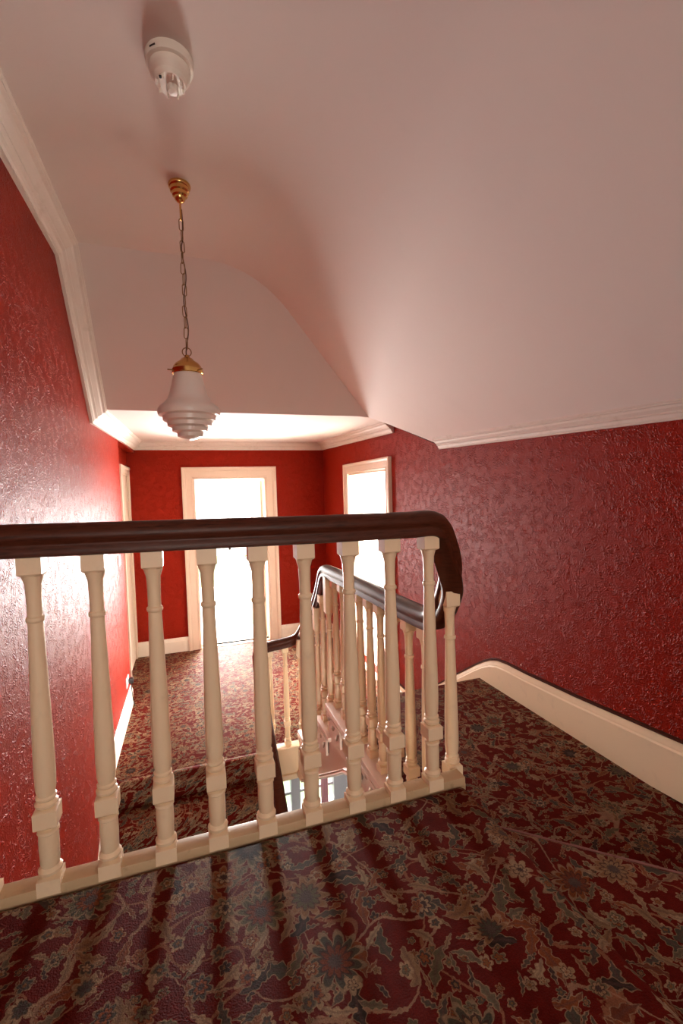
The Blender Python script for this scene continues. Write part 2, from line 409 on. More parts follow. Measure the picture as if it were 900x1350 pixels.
# ------------------------------------------------------------------ cornice
CP = [(0.0, 0.0), (0.100, 0.0), (0.100, 0.008), (0.092, 0.012), (0.092, 0.020), (0.078, 0.024), (0.070, 0.036), (0.052, 0.048),
      (0.046, 0.052), (0.046, 0.060), (0.032, 0.066), (0.026, 0.082), (0.018, 0.088), (0.018, 0.098), (0.0, 0.098)]
def cornice_left():
    line = [Vector((YB, ZC)), Vector((2.77, ZC)), Vector((3.44, 1.47)), Vector((YF, 1.53))]
    vs, fs = [], []; m = len(CP)
    def off(d):
        out = []
        for i, p in enumerate(line):
            ns = []
            for a, b in ((i - 1, i), (i, i + 1)):
                if a >= 0 and b < len(line):
                    t = (line[b] - line[a]).normalized(); ns.append(Vector((t.y, -t.x)))
            nn = ns[0] if len(ns) == 1 else (ns[0] + ns[1]).normalized()
            out.append(p + nn * (d / max(0.3, nn.dot(ns[0]))))
        return out
    cols = [off(d) for _, d in CP]
    for i in range(len(line)):
        for j, (o, d) in enumerate(CP):
            q = cols[j][i]; yy = q.x - (o if i == len(line) - 1 else 0)
            vs.append((XL + o, yy, q.y))
    for i in range(len(line) - 1):
        for j in range(m):
            j2 = (j + 1) % m; fs.append((i * m + j, i * m + j2, (i + 1) * m + j2, (i + 1) * m + j))
    link('trim_1', mesh_from('cornice_left', vs, fs), 'cornice_paint', None, 'structure')
cornice_left()
def cornice_run(name, A, B, nrm, ea, eb, prof=CP):
    """A,B on the wall at ceiling level; nrm into the room; ea/eb: 1 = inside mitre"""
    A, B, nrm = Vector(A), Vector(B), Vector(nrm); t = (B - A).normalized(); m = len(prof); vs = []
    for P, e, sg in ((A, ea, 1), (B, eb, -1)):
        for o, d in prof: vs.append(P + nrm * o + t * (o * e * sg) + Vector((0, 0, -d)))
    fs = [(j, (j + 1) % m, m + (j + 1) % m, m + j) for j in range(m)] + [tuple(range(m)), tuple(range(m, 2 * m))]
    link(name, mesh_from(name, vs, fs), 'cornice_paint', None, 'structure')
cornice_run('trim_2', (XL, YF, 1.53), (XR, YF, 1.53), (0, -1, 0), 1, 1)
cornice_run('trim_3', (XR, YF, 1.53), (XR, 3.70, 1.475), (-1, 0, 0), 1, 0)
CP3 = [(0.0, -0.035), (0.062, -0.045)] + [(o * 0.6, d * 0.72) for o, d in CP[1:]]
cornice_run('trim_4', (XR, 2.93, 1.230), (XR, YB, 1.054), (-1, 0, 0), 0, 0, CP3)

# ------------------------------------------------------------------ floors and stairs
boxes('floor_upper', [(XL, 0.735, YB, 1.135, -0.24, 0.0)], 'carpet', None, 'structure', 0.016)
prism('floor_winder', [(0.70, YB), (XR, YB), (XR, 0.353), (0.775, 1.25), (0.70, 1.19)], 'z', ZW - 0.16, ZW, 'carpet', None, 'structure', 0.016)
boxes('floor_half_landing', [(0.735, XR, 0.30, 2.47, ZM - 0.16, ZM)], 'carpet', None, 'structure', 0.012)
boxes('floor_lower_landing', [(XLR - 0.02, XR, 3.385, YF + 0.02, ZF - 0.2, ZF)], 'carpet', None, 'structure', 0.012)
boxes('floor_lower_landing_edge', [(0.745, XR, 3.27, 3.39, ZF - 0.2, ZF)], 'carpet', None, 'structure')
def nosing(name, A, B, z, r=0.007):
    A, B = Vector((*A, z)), Vector((*B, z)); n_ = 24
    pts = [A.lerp(B, k / n_) + Vector((0, 0, 0.0012 * math.sin(k * 2.3))) for k in range(n_ + 1)]
    link(name, tube_mesh(name, pts, r, 8), 'worn_carpet', None, 'structure', 60)
nosing('trim_8', (0.80, 1.218), (XR - 0.002, 0.363), ZW - 0.0055, 0.0048)
st = empty('staircase', (1.25, 2.9, ZF), 'short red-carpeted flight rising past the right wall to the half landing', 'stairs')
st_inv = Matrix.Translation(-st.location)
def shift(o, root):
    o.data.transform(Matrix.Translation(-root.location)); return o
for k in range(1, 4):
    z = ZM - 0.181 * k
    y0 = 2.47 + 0.27 * (k - 1)
    shift(boxes('step', [(0.745, XR - 0.002, y0 - 0.02, y0 + 0.275, z - 0.2, z)], 'carpet', st, None, 0.012), st)
# well string of that flight and of the half landing, with cut step ends
top = [(1.19, ZM - 0.03), (2.47, ZM - 0.03)]
for k in range(1, 4):
    top += [(2.47 + 0.27 * (k - 1) + 0.012, ZM - 0.181 * k - 0.01), (2.47 + 0.27 * k + 0.0, ZM - 0.181 * k - 0.01)]
top += [(3.30, ZF - 0.02), (3.40, ZF - 0.02)]
bot = [(3.40, ZF - 0.235), (3.22, ZF - 0.20), (2.36, -0.71), (2.20, -0.60), (2.10, -0.555), (1.19, -0.545)]
shift(prism('string_board', top + bot, 'x', 0.715, 0.75, 'string_paint', st), st)
mould = [(0, 0), (-0.016, 0.002), (-0.022, 0.012), (-0.014, 0.022), (-0.018, 0.03), (0, 0.036)]
def mould_along(name, pts, x, parent, mat='string_paint'):
    vs, fs = [], []; m = len(mould)
    for y, z in pts:
        for a, b in mould: vs.append((x + a, y, z + b))
    for i in range(len(pts) - 1):
        for j in range(m):
            j2 = (j + 1) % m; fs.append((i * m + j, i * m + j2, (i + 1) * m + j2, (i + 1) * m + j))
    fs += [tuple(range(m)), tuple(range((len(pts) - 1) * m, len(pts) * m))]
    return shift(link(name, mesh_from(name, vs, fs), mat, parent), parent)
mould_along('string_moulding', [(y, z - 0.004) for y, z in bot[::-1]], 0.717, st)
# tread ends and pierced brackets under them
def plate_with_holes(name, outer, holes, thick):
    cu = bpy.data.curves.new(name, 'CURVE'); cu.dimensions = '2D'; cu.fill_mode = 'BOTH'; cu.extrude = thick / 2
    for loop in [outer] + holes:
        sp = cu.splines.new('POLY'); sp.points.add(len(loop) - 1); sp.use_cyclic_u = True
        for p, (a, b) in zip(sp.points, loop): p.co = (a, b, 0, 1)
    ob = bpy.data.objects.new('tmp', cu); C.objects.link(ob)
    dg = bpy.context.evaluated_depsgraph_get(); me = bpy.data.meshes.new_from_object(ob.evaluated_get(dg))
    bpy.data.objects.remove(ob, do_unlink=True); bpy.data.curves.remove(cu); return me
def slot(cx, cy, L, w, ang):
    out = []
    for k in range(14):
        a = 2 * math.pi * k / 14; u = L * math.cos(a); v = w * math.sin(a) * (1 + 0.4 * math.cos(a))
        out.append((cx + u * math.cos(ang) - v * math.sin(ang), cy + u * math.sin(ang) + v * math.cos(ang)))
    return out
# bracket: u runs along the tread (0 = riser edge), v is up (0 = underside of tread)
brk_outer = [(0.0, 0.0), (0.25, 0.0), (0.25, -0.018), (0.225, -0.03), (0.20, -0.028), (0.18, -0.05), (0.15, -0.06), (0.135, -0.052),
             (0.11, -0.075), (0.08, -0.088), (0.055, -0.082), (0.045, -0.098), (0.02, -0.108), (0.0, -0.095)]
brk = plate_with_holes('bracket', brk_outer, [slot(0.045, -0.052, 0.034, 0.014, -0.8), slot(0.115, -0.036, 0.034, 0.014, -0.4), slot(0.185, -0.018, 0.024, 0.008, -0.2)], 0.012)
brk.transform(Matrix(((0, 0, 1, 0), (1, 0, 0, 0), (0, 1, 0, 0), (0, 0, 0, 1))))
brk.materials.append(M['string_paint'])
bk = bmesh.new()  # dark plate behind the slots, puts their shade into colour
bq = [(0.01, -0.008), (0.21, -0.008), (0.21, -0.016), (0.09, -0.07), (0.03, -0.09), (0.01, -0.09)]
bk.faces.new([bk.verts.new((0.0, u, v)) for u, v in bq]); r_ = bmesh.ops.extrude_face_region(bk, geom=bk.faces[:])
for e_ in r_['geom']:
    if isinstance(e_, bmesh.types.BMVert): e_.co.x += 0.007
bkm = bm_mesh('slot_shade_plate', bk); bkm.materials.append(M['wood'])
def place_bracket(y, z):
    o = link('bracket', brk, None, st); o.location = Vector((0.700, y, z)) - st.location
    b = link('slot_shade_plate', bkm, None, o); b.location = (0.0065, 0, 0)
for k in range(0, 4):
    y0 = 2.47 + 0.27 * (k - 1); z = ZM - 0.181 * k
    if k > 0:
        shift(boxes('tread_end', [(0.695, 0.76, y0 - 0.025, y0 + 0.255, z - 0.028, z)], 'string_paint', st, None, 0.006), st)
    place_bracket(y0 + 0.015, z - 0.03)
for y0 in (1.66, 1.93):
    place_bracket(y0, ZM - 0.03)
shift(boxes('landing_nosing', [(0.695, 0.79, 1.20, 2.49, ZM - 0.030, ZM + 0.006)], 'string_paint', st, None, 0.006), st)

# flight going down under the landing along the left wall
lo = empty('staircase', (-0.1, 3.36, ZF), 'red-carpeted flight dropping along the left wall below the lower landing', 'stairs')
shift(boxes('tread', [(XL + 0.002, 0.425, 3.345, 3.40, ZF - 0.19, ZF - 0.0005)], 'carpet', lo, None, 0.014), lo)
for j in range(1, 9):
    z = ZF - 0.18 * j; y1 = 3.36 - 0.26 * (j - 1)
    shift(boxes('step', [(XL + 0.002, 0.425, y1 - 0.275, y1, z - 0.21, z)], 'carpet', lo, None, 0.014), lo)
slo = 0.18 / 0.26
shift(prism('string_board', [(3.40, ZF + 0.01), (3.40, ZF - 0.25), (3.30, ZF - 0.30), (1.25, ZF - 0.30 - slo * 2.05), (1.25, ZF + 0.02 - slo * 2.09), (3.34, ZF + 0.02)], 'x', 0.41, 0.447, 'string_paint', lo), lo)
boxes('floor_stair_foot', [(XL, 0.43, YB, 1.31, ZF - 1.82, ZF - 1.62)], 'carpet', None, 'structure')
# white fascia round the well: lower-landing end and under the upper landing
fs_ = empty('trim_5', (0.6, 3.38, ZF), None, None, None, 'structure')
shift(boxes('fascia', [(0.41, 0.76, 3.365, 3.39, ZF - 0.21, ZF - 0.012)], 'cream_gloss', fs_), fs_)
shift(boxes('fascia_moulding', [(0.41, 0.76, 3.345, 3.392, ZF - 0.25, ZF - 0.205)], 'cream_gloss', fs_, None, 0.012), fs_)
shift(boxes('landing_capping', [(0.41, 0.76, 3.35, 3.44, ZF - 0.012, ZF + 0.004)], 'cream_gloss', fs_, None, 0.004), fs_)
boxes('trim_6', [(XL, 0.745, 1.137, 1.172, -0.42, -0.002)], 'cream_gloss', None, 'structure')

# ------------------------------------------------------------------ balustrade
bal = empty('balustrade', (0.2, 1.156, 0.0), 'dark mahogany handrail on turned cream balusters around the stairwell', 'balustrade')
def baluster_mesh(H, base=0.0):
    """turned spindle, total height H; the upper square block takes up extra length"""
    s = 0.0235
    e = H - 0.755
    st_ = [('s', s, base), ('s', s, 0.034), ('r', 0.015, 0.037), ('r', 0.0235, 0.043), ('r', 0.0245, 0.050), ('r', 0.018, 0.057), ('r', 0.0195, 0.060),
           ('r', 0.0205, 0.10), ('r', 0.0200, 0.132), ('r', 0.0225, 0.135), ('r', 0.0215, 0.141), ('r', 0.015, 0.144), ('r', 0.015, 0.148), ('s', 0.021, 0.150), ('s', s, 0.153), ('s', s, 0.188),
           ('s', 0.020, 0.191), ('r', 0.016, 0.192), ('r', 0.023, 0.198), ('r', 0.0235, 0.203), ('r', 0.0165, 0.208), ('r', 0.021, 0.213), ('r', 0.021, 0.217),
           ('r', 0.0175, 0.220), ('r', 0.0205, 0.235), ('r', 0.0215, 0.27), ('r', 0.0205, 0.36), ('r', 0.0175, 0.50), ('r', 0.0150, 0.600),
           ('r', 0.0180, 0.603), ('r', 0.0185, 0.607), ('r', 0.0180, 0.611), ('r', 0.0148, 0.614), ('r', 0.0150, 0.65), ('r', 0.0162, 0.684), ('r', 0.0195, 0.696), ('r', 0.0215, 0.703),
           ('s', 0.0215, 0.7065), ('s', s, 0.709), ('s', s, 0.755)]
    n = 16; vs, fs = [], []
    for kd, r, z in st_:
        zz = z if z < 0.30 else (z + e if z > 0.55 else z + e * (z - 0.30) / 0.25)
        if e > 0.06 and z >= 0.30: zz = z + (e if z > 0.75 else 0.0)
        for k in range(n):
            a = 2 * math.pi * k / n; c, q = math.cos(a), math.sin(a)
            f = r / max(abs(c), abs(q)) if kd == 's' else r
            vs.append((f * c, f * q, zz))
    m = len(st_)
    for i in range(m - 1):
        for k in range(n):
            k2 = (k + 1) % n; fs.append((i * n + k, i * n + k2, (i + 1) * n + k2, (i + 1) * n + k))
    fs += [tuple(range(n)), tuple(range((m - 1) * n, m * n))]
    me = mesh_from('baluster', vs, fs); me.materials.append(M['cream_gloss'])
    me.polygons.foreach_set('use_smooth', [True] * len(me.polygons)); me.set_sharp_from_angle(angle=math.radians(38))
    return me
_bc = {}
def baluster(x, y, z, ztop, parent=bal):
    h = round(ztop - z + 0.008, 3)
    if h not in _bc: _bc[h] = baluster_mesh(h)
    o = bpy.data.objects.new('baluster', _bc[h]); C.objects.link(o); o.parent = parent
    o.location = Vector((x, y, z)) - parent.location
    return o
for i in range(-2, 9):
    xb = -0.3327 + 0.1223 * i if i > -2 else -0.575
    baluster(xb, 1.156, 0.0, 0.747 + max(0.0, 0.3 - xb) * 0.018)
shift(boxes('base_rail', [(XL, 0.745, 1.136, 1.182, -0.02, 0.018)], 'base_paint', bal, None, 0.003), bal)
# handrail path (centre line of the section; section is ~70 mm high)
RAIL = [(-0.0325, -0.033), (-0.027, -0.036), (0.027, -0.036), (0.0325, -0.033), (0.034, -0.020), (0.029, -0.013), (0.029, -0.007), (0.034, 0.0),
        (0.0345, 0.012), (0.030, 0.024), (0.020, 0.032), (0.008, 0.0355), (-0.008, 0.0355), (-0.020, 0.032), (-0.030, 0.024), (-0.0345, 0.012),
        (-0.034, 0.0), (-0.029, -0.007), (-0.029, -0.013), (-0.034, -0.020)]
a1 = [(XL, 1.156, 0.797), (-0.2, 1.156, 0.790), (0.3, 1.156, 0.782), (0.55, 1.156, 0.780)]
a2 = [(0.60, 1.156, 0.780), (0.655, 1.157, 0.780), (0.688, 1.166, 0.758), (0.716, 1.180, 0.708), (0.741, 1.196, 0.650), (0.757, 1.222, 0.588),
      (0.76, 1.262, 0.512), (0.76, 1.32, 0.455), (0.76, 1.40, 0.432)]
a3 = [(0.76, 1.8, 0.424), (0.76, 2.2, 0.416), (0.76, 2.50, 0.408), (0.76, 2.60, 0.402), (0.76, 2.655, 0.372), (0.76, 2.70, 0.315), (0.76, 2.78, 0.215), (0.76, 2.90, 0.105), (0.76, 3.06, -0.01),
      (0.76, 3.20, -0.105), (0.758, 3.31, -0.185), (0.745, 3.375, -0.235), (0.70, 3.405, -0.265), (0.62, 3.412, -0.280), (0.53, 3.412, -0.288), (0.465, 3.402, -0.30),
      (0.432, 3.365, -0.325), (0.424, 3.30, -0.375), (0.422, 3.18, -0.455), (0.422, 2.9, -0.645), (0.422, 2.4, -0.985), (0.422, 1.8, -1.40), (0.422, 1.3, -1.745)]
rail_path = [Vector(p) for p in a1] + smooth_path(a2 + a3, 5)
shift(link('handrail', sweep_mesh('handrail', rail_path, RAIL), 'wood', bal, None, 50), bal)
web_in = [(2.60, 0.362), (2.62, 0.285), (2.68, 0.197), (2.76, 0.140), (2.83, 0.100), (2.92, 0.052)]
web_out = [(2.93, 0.085), (2.83, 0.165), (2.76, 0.235), (2.70, 0.305), (2.65, 0.365), (2.58, 0.395)]
shift(prism('gooseneck_web', web_in + web_out, 'x', 0.733, 0.787, 'wood', bal, None, 0.004), bal)
def rail_under(x, y):
    if x > 0.6:
        for (y0, z0), (y1, z1) in zip(web_in[:-1], web_in[1:]):
            if y0 <= y <= y1: return z0 + (z1 - z0) * (y - y0) / (y1 - y0) + 0.004
    best = None
    for a, b in zip(rail_path[:-1], rail_path[1:]):
        for s in (0.0, 0.25, 0.5, 0.75):
            q = a.lerp(b, s); d = (q.x - x) ** 2 + (q.y - y) ** 2
            if best is None or d < best[0]: best = (d, q.z, (b - a).normalized())
    t = best[2]; hz = max(0.35, math.hypot(t.x, t.y))
    return best[1] - 0.034 / hz
baluster(0.752, 1.220, ZW, 0.556)
for y in (1.385, 1.514, 1.648, 1.783, 1.906, 2.032, 2.16, 2.29, 2.42):
    baluster(0.757, y, ZM, rail_under(0.76, y))
for k in range(1, 4):
    for d in (0.05, 0.185):
        y = 2.47 + 0.27 * (k - 1) + d; z = ZM - 0.181 * k
        baluster(0.745, y, z, rail_under(0.76, y))
baluster(0.748, 3.33, ZF, rail_under(0.755, 3.33)); 
baluster(0.648, 3.412, ZF, rail_under(0.648, 3.412)); baluster(0.53, 3.412, ZF, rail_under(0.53, 3.412))
for j in range(1, 8):
    for d in (0.06, 0.19):
        y = 3.36 - 0.26 * (j - 1) - d; z = ZF - 0.18 * j + 0.06
        baluster(0.428, y, ZF - slo * (3.36 - y) + 0.01, rail_under(0.422, y))

# ------------------------------------------------------------------ skirting boards
SK = [(0.0, 0.0), (0.019, 0.0), (0.019, 0.135), (0.014, 0.142), (0.014, 0.15), (0.008, 0.165), (0.008, 0.172), (0.0, 0.178)]
def skirting(name, path, nrm, prof=SK, mat='white_gloss'):
    """path: points at the foot of the wall; nrm: into the room (one vector)"""
    nrm = Vector(nrm); m = len(prof); vs, fs = [], []
    for p in path:
        for o, h in prof: vs.append(Vector(p) + nrm * o + Vector((0, 0, h)))
    for i in range(len(path) - 1):
        for j in range(m):
            j2 = (j + 1) % m; fs.append((i * m + j, i * m + j2, (i + 1) * m + j2, (i + 1) * m + j))
    fs += [tuple(range(m)), tuple(range((len(path) - 1) * m, len(path) * m))]
    return link(name, mesh_from(name, vs, fs), mat, None, 'structure', 30)
SKR = [(o, h if h < 0.1 else h + 0.0) for o, h in SK]
pr_ = [(XR, 0.30, -0.235), (XR, 1.2, -0.297), (XR, 1.7, -0.333), (XR, 2.05, -0.350), (XR, 2.2, -0.352), (XR, 2.29, -0.36), (XR, 2.36, -0.38), (XR, 2.43, -0.415), (XR, 2.52, -0.47), (XR, 2.7, -0.59), (XR, 3.2, -0.93), (XR, 3.42, ZF), (XR, 3.76, ZF)]
SKR = [(0.0, -0.05)] + [(0.022, -0.05)] + [(o * 1.15, h) for o, h in SK[2:]]
skirting('baseboard_right', pr_, (-1, 0, 0), SKR, 'cream_gloss')
# dark strip in place of the gap between wall and right skirting top
DK = [(0.0, 0.176), (0.012, 0.176), (0.012, 0.186), (0.0, 0.188)]
skirting('dark_gap_strip', pr_, (-1, 0, 0), DK, 'wood')
skirting('baseboard_left', [(XL, 3.40, ZF), (XL, 4.65, ZF)], (1, 0, 0))
skirting('baseboard_left_stair', [(XL, 1.2, ZF - slo * 2.2 - 0.08), (XL, 3.36, ZF - 0.03), (XL, 3.44, ZF)], (1, 0, 0), SK)
skirting('baseboard_far', [(XLR, YF, ZF), (-0.078, YF, ZF)], (0, -1, 0))
skirting('baseboard_far_right', [(1.10, YF, ZF), (XR, YF, ZF)], (0, -1, 0))
skirting('baseboard_right_far', [(XR, 5.04, ZF), (XR, YF, ZF)], (-1, 0, 0))

# ------------------------------------------------------------------ doors
ARCH = [(0, 0), (0, 0.030), (0.012, 0.034), (0.030, 0.030), (0.036, 0.022), (0.100, 0.018), (0.118, 0.022), (0.128, 0.016), (0.1, 0.0)]
def casing(name, O, U, N, u0, u1, z0, z1, w, parent, mat):
    """three mitred legs of architrave round an opening (u0..u1, up to z1); w = width; outline sits outside the opening"""
    U, N, O = Vector(U), Vector(N), Vector(O); Z = Vector((0, 0, 1))
    prof = [(w * 1.0, 0.0), (w * 1.0, 0.034), (w * 0.86, 0.037), (w * 0.72, 0.030), (w * 0.66, 0.022), (w * 0.20, 0.018), (w * 0.12, 0.023), (0.0, 0.018), (0.0, 0.0)]
    m = len(prof)
    def leg(nm, A, B):
        vs = [A(o, h) for o, h in prof] + [B(o, h) for o, h in prof]
        fs = [(j, (j + 1) % m, m + (j + 1) % m, m + j) for j in range(m)] + [tuple(range(m)), tuple(range(m, 2 * m))]
        return shift(link(nm, mesh_from(nm, vs, fs), mat, parent), parent)
    leg('jamb_casing', lambda o, h: O + U * (u0 - o) + N * h + Z * z0, lambda o, h: O + U * (u0 - o) + N * h + Z * (z1 + o))
    leg('jamb_casing', lambda o, h: O + U * (u1 + o) + N * h + Z * z0, lambda o, h: O + U * (u1 + o) + N * h + Z * (z1 + o))
    leg('head_casing', lambda o, h: O + U * (u0 - o) + N * h + Z * (z1 + o), lambda o, h: O + U * (u1 + o) + N * h + Z * (z1 + o))
d1 = empty('door_1', (0.5, YF, ZF), None, None, None, 'structure')
casing('a', (0, YF, 0), (1, 0, 0), (0, -1, 0), 0.07, 0.946, ZF, 1.07, 0.148, d1, 'door_paint')
shift(boxes('reveal', [(0.055, 0.075, YF - 0.002, YF + 0.15, ZF, 1.085)], 'door_paint', d1), d1)
shift(boxes('reveal', [(0.941, 0.961, YF - 0.002, YF + 0.15, ZF, 1.085)], 'door_paint', d1), d1)
shift(boxes('head_reveal', [(0.055, 0.961, YF - 0.002, YF + 0.15, 1.065, 1.085)], 'door_paint', d1), d1)
def panel_leaf(root, hinge, ang, width, h, mat, flip=1):
    """panelled door leaf; hinge point, opens at ang from +x"""
    mt = Matrix.Translation(Vector(hinge) - root.location) @ Matrix.Rotation(ang, 4, 'Z')
    o = boxes('leaf', [(0, width, -0.018, 0.018, 0.008, h)], mat, root, None, 0.003); o.matrix_local = mt
    for (a, b, c, d) in ((0.1, 0.42, 0.2, 0.44), (0.58, 0.9, 0.2, 0.44), (0.1, 0.42, 0.54, 0.94), (0.58, 0.9, 0.54, 0.94)):
        q = boxes('door_panel', [(width * a, width * b, -0.024, 0.024, h * (c - 0.14) + 0.0, h * d)], mat, o, None, 0.006)
    for s in (1, -1):
        k = link('knob', lathe_mesh('knob', [(0.012, 0), (0.010, 0.03), (0.026, 0.045), (0.028, 0.06), (0.016, 0.072)], 16), 'brass', o, None, 40)
        k.location = (width - 0.06, 0.018 * s, h * 0.48); k.rotation_euler = (-H * s, 0, 0)
    return o
panel_leaf(d1, (0.925, YF + 0.16, ZF), math.radians(97), 0.84, 2.12, 'door_paint')
shift(boxes('threshold', [(0.06, 0.956, YF - 0.01, YF + 0.06, ZF - 0.01, ZF + 0.006)], 'door_paint', d1, None, 0.002), d1)
d2 = empty('door_2', (XR, 4.4, ZF), None, None, None, 'structure')
casing('a', (XR, 0, 0), (0, 1, 0), (-1, 0, 0), 3.88, 4.94, ZF, 1.065, 0.11, d2, 'door_paint')
shift(boxes('reveal', [(XR - 0.002, XR + 0.16, 4.935, 4.955, ZF, 1.07)], 'door_paint', d2), d2)
shift(boxes('reveal', [(XR - 0.002, XR + 0.16, 3.855, 3.875, ZF, 1.07)], 'door_paint', d2), d2)
shift(boxes('head_reveal', [(XR - 0.002, XR + 0.16, 3.855, 4.955, 1.05, 1.07)], 'door_paint', d2), d2)
shift(boxes('threshold', [(XR - 0.01, XR + 0.06, 3.86, 4.95, ZF - 0.01, ZF + 0.006)], 'door_paint', d2, None, 0.002), d2)
d3 = empty('door_3', (XLR, 5.7, ZF), None, None, None, 'structure')
casing('a', (XLR, 0, 0), (0, 1, 0), (1, 0, 0), 5.31, 5.90, ZF, 1.12, 0.10, d3, 'door_paint')
shift(boxes('leaf', [(XLR - 0.03, XLR + 0.004, 5.31, 5.90, ZF + 0.006, 1.12)], 'door_paint', d3), d3)

# ------------------------------------------------------------------ rooms beyond the two open doors
def window(name, axis, a, u0, u1, z0, z1, bars=(1, 1), depth=0.06):
    w = empty(name, ((a, (u0 + u1) / 2, z0) if axis == 'x' else ((u0 + u1) / 2, a, z0)), None, None, None, 'structure')
    def B(nm, u, v, p, q, t, mat):
        b = (a - t, a + t, u, v, p, q) if axis == 'x' else (u, v, a - t, a + t, p, q)
        return shift(boxes(nm, [b], mat, w), w)
    B('window_frame', u0, u0 + 0.06, z0, z1, depth, 'room_white'); B('window_frame', u1 - 0.06, u1, z0, z1, depth, 'room_white')
    B('window_frame', u0, u1, z0, z0 + 0.06, depth, 'room_white'); B('window_frame', u0, u1, z1 - 0.06, z1, depth, 'room_white')
    for i in range(1, bars[0] + 1):
        u = u0 + (u1 - u0) * i / (bars[0] + 1); B('glazing_bar', u - 0.02, u + 0.02, z0, z1, 0.025, 'room_white')
    for i in range(1, bars[1] + 1):
        z = z0 + (z1 - z0) * i / (bars[1] + 1); B('glazing_bar', u0, u1, z - 0.02, z + 0.02, 0.025, 'room_white')
    B('pane', u0 + 0.03, u1 - 0.03, z0 + 0.03, z1 - 0.03, 0.003, 'glass')
    return w
wall_with_holes('wall_far_room', 'y', 7.88, 8.0, -1.6, 3.1, ZF, 1.6, [(0.0, 1.24, -0.76, 0.64)], 'room_white')
boxes('wall_far_room_side', [(-1.7, -1.6, YF + 0.14, 8.0, ZF, 1.6), (3.1, 3.2, YF + 0.14, 8.0, ZF, 1.6)], 'room_white', None, 'structure')
boxes('wall_far_room_inner', [(-1.6, 0.055, YF + 0.14, YF + 0.15, ZF, 1.6), (0.961, 3.1, YF + 0.14, YF + 0.15, ZF, 1.6), (0.055, 0.961, YF + 0.14, YF + 0.15, 1.085, 1.6)], 'room_white', None, 'structure')
boxes('ceiling_far_room', [(-1.7, 3.2, YF + 0.14, 8.0, 1.6, 1.7)], 'room_white', None, 'structure')
boxes('floor_far_room', [(-1.7, 3.2, YF + 0.02, 8.0, ZF - 0.2, ZF)], 'pale_carpet', None, 'structure')
window('window_1', 'y', 7.94, 0.0, 1.24, -0.76, 0.64, (1, 1))
wall_with_holes('wall_right_room', 'x', 5.2, 5.32, 2.4, YF + 0.02, ZF, 1.6, [(3.5, 5.3, -0.25, 1.35)], 'room_white')
boxes('wall_right_room_side', [(XR + 0.15, 5.32, 2.3, 2.4, ZF, 1.6), (XR + 0.15, 5.32, YF + 0.02, YF + 0.14, ZF, 1.6)], 'room_white', None, 'structure')
boxes('wall_right_room_inner', [(XR + 0.15, XR + 0.16, 2.4, 3.855, ZF, 1.6), (XR + 0.15, XR + 0.16, 4.955, YF, ZF, 1.6), (XR + 0.15, XR + 0.16, 3.855, 4.955, 1.07, 1.6)], 'room_white', None, 'structure')
boxes('ceiling_right_room', [(XR + 0.15, 5.32, 2.3, YF + 0.14, 1.6, 1.7)], 'room_white', None, 'structure')
boxes('floor_right_room', [(XR - 0.02, 5.32, 2.3, YF + 0.02, ZF - 0.2, ZF - 0.0004)], 'pale_carpet', None, 'structure')
window('window_2', 'x', 5.26, 3.5, 5.3, -0.25, 1.35, (2, 1))
window('assumed_near_window', 'y', YB - 0.08, -0.5, 0.7, 0.55, 1.9, (1, 1))  # out of view, assumed source of the fill from behind

window('added_stair_window', 'y', YB - 0.08, -0.52, 0.36, -2.25, -0.85, (1, 1))  # out of view, added with the light for the lower flight

# ------------------------------------------------------------------ hall glimpsed down the well
boxes('floor_hall', [(XL - 0.2, 4.2, YB, 6.6, ZLH - 0.1, ZLH)], 'hall_floor', None, 'structure')
boxes('wall_hall_right', [(4.1, 4.2, YB, 6.6, ZLH, ZF - 0.2)], 'room_white', None, 'structure')
boxes('wall_hall_near', [(XR + 0.15, 4.2, YB - 0.15, YB, ZLH, ZF - 0.2)], 'room_white', None, 'structure')
boxes('ceiling_hall', [(0.45, 4.2, 3.392, 6.5, ZF - 0.26, ZF - 0.2)], 'room_white', None, 'structure')
boxes('ceiling_hall_side', [(XR, 4.2, YB, 3.40, ZF - 0.26, ZF - 0.2)], 'room_white', None, 'structure')
wall_with_holes('wall_hall_far', 'y', 6.3, 6.42, XL - 0.2, 4.2, ZLH, ZF - 0.2, [(0.9, 2.6, -3.75, -1.75)], 'room_white')
w4 = empty('window_4', (1.75, 6.34, -3.75), None, None, None, 'structure')
def wb(nm, b, mat): return shift(boxes(nm, [b], mat, w4), w4)
for u0, u1 in ((0.9, 1.02), (1.215, 1.345), (1.855, 2.09), (2.48, 2.6)): wb('mullion', (u0, u1, 6.27, 6.40, -3.75, -1.75), 'grey_paint')
wb('sill', (0.9, 2.6, 6.25, 6.42, -3.80, -3.72), 'room_white'); wb('head', (0.9, 2.6, 6.27, 6.42, -1.79, -1.72), 'room_white')
wb('glazing_bar', (1.02, 2.48, 6.32, 6.36, -3.50, -3.46), 'grey_paint')
wb('pane', (0.95, 2.55, 6.335, 6.345, -3.73, -1.76), 'glass')
cv = []; n = 24
for k in range(n + 1):
    x = 1.64 + 0.11 * k / n; cv.append((x, 6.22 + 0.012 * math.sin(k * 1.4)))
vs = [(x, y, -3.78) for x, y in cv] + [(x, y, -1.74) for x, y in cv]
lc = link('curtain', mesh_from('curtain', vs, [(i, i + 1, n + 2 + i, n + 1 + i) for i in range(n)]), 'lace_pink', None, None, 60)
md = lc.modifiers.new('thickness', 'SOLIDIFY'); md.thickness = 0.004
tag(lc, 'narrow pink curtain beside the bright hall window seen down the stairwell', 'curtain')
boxes('ground', [(-12, 16, 6.6, 40, -4.5, -4.4)], 'grass', None, 'structure')

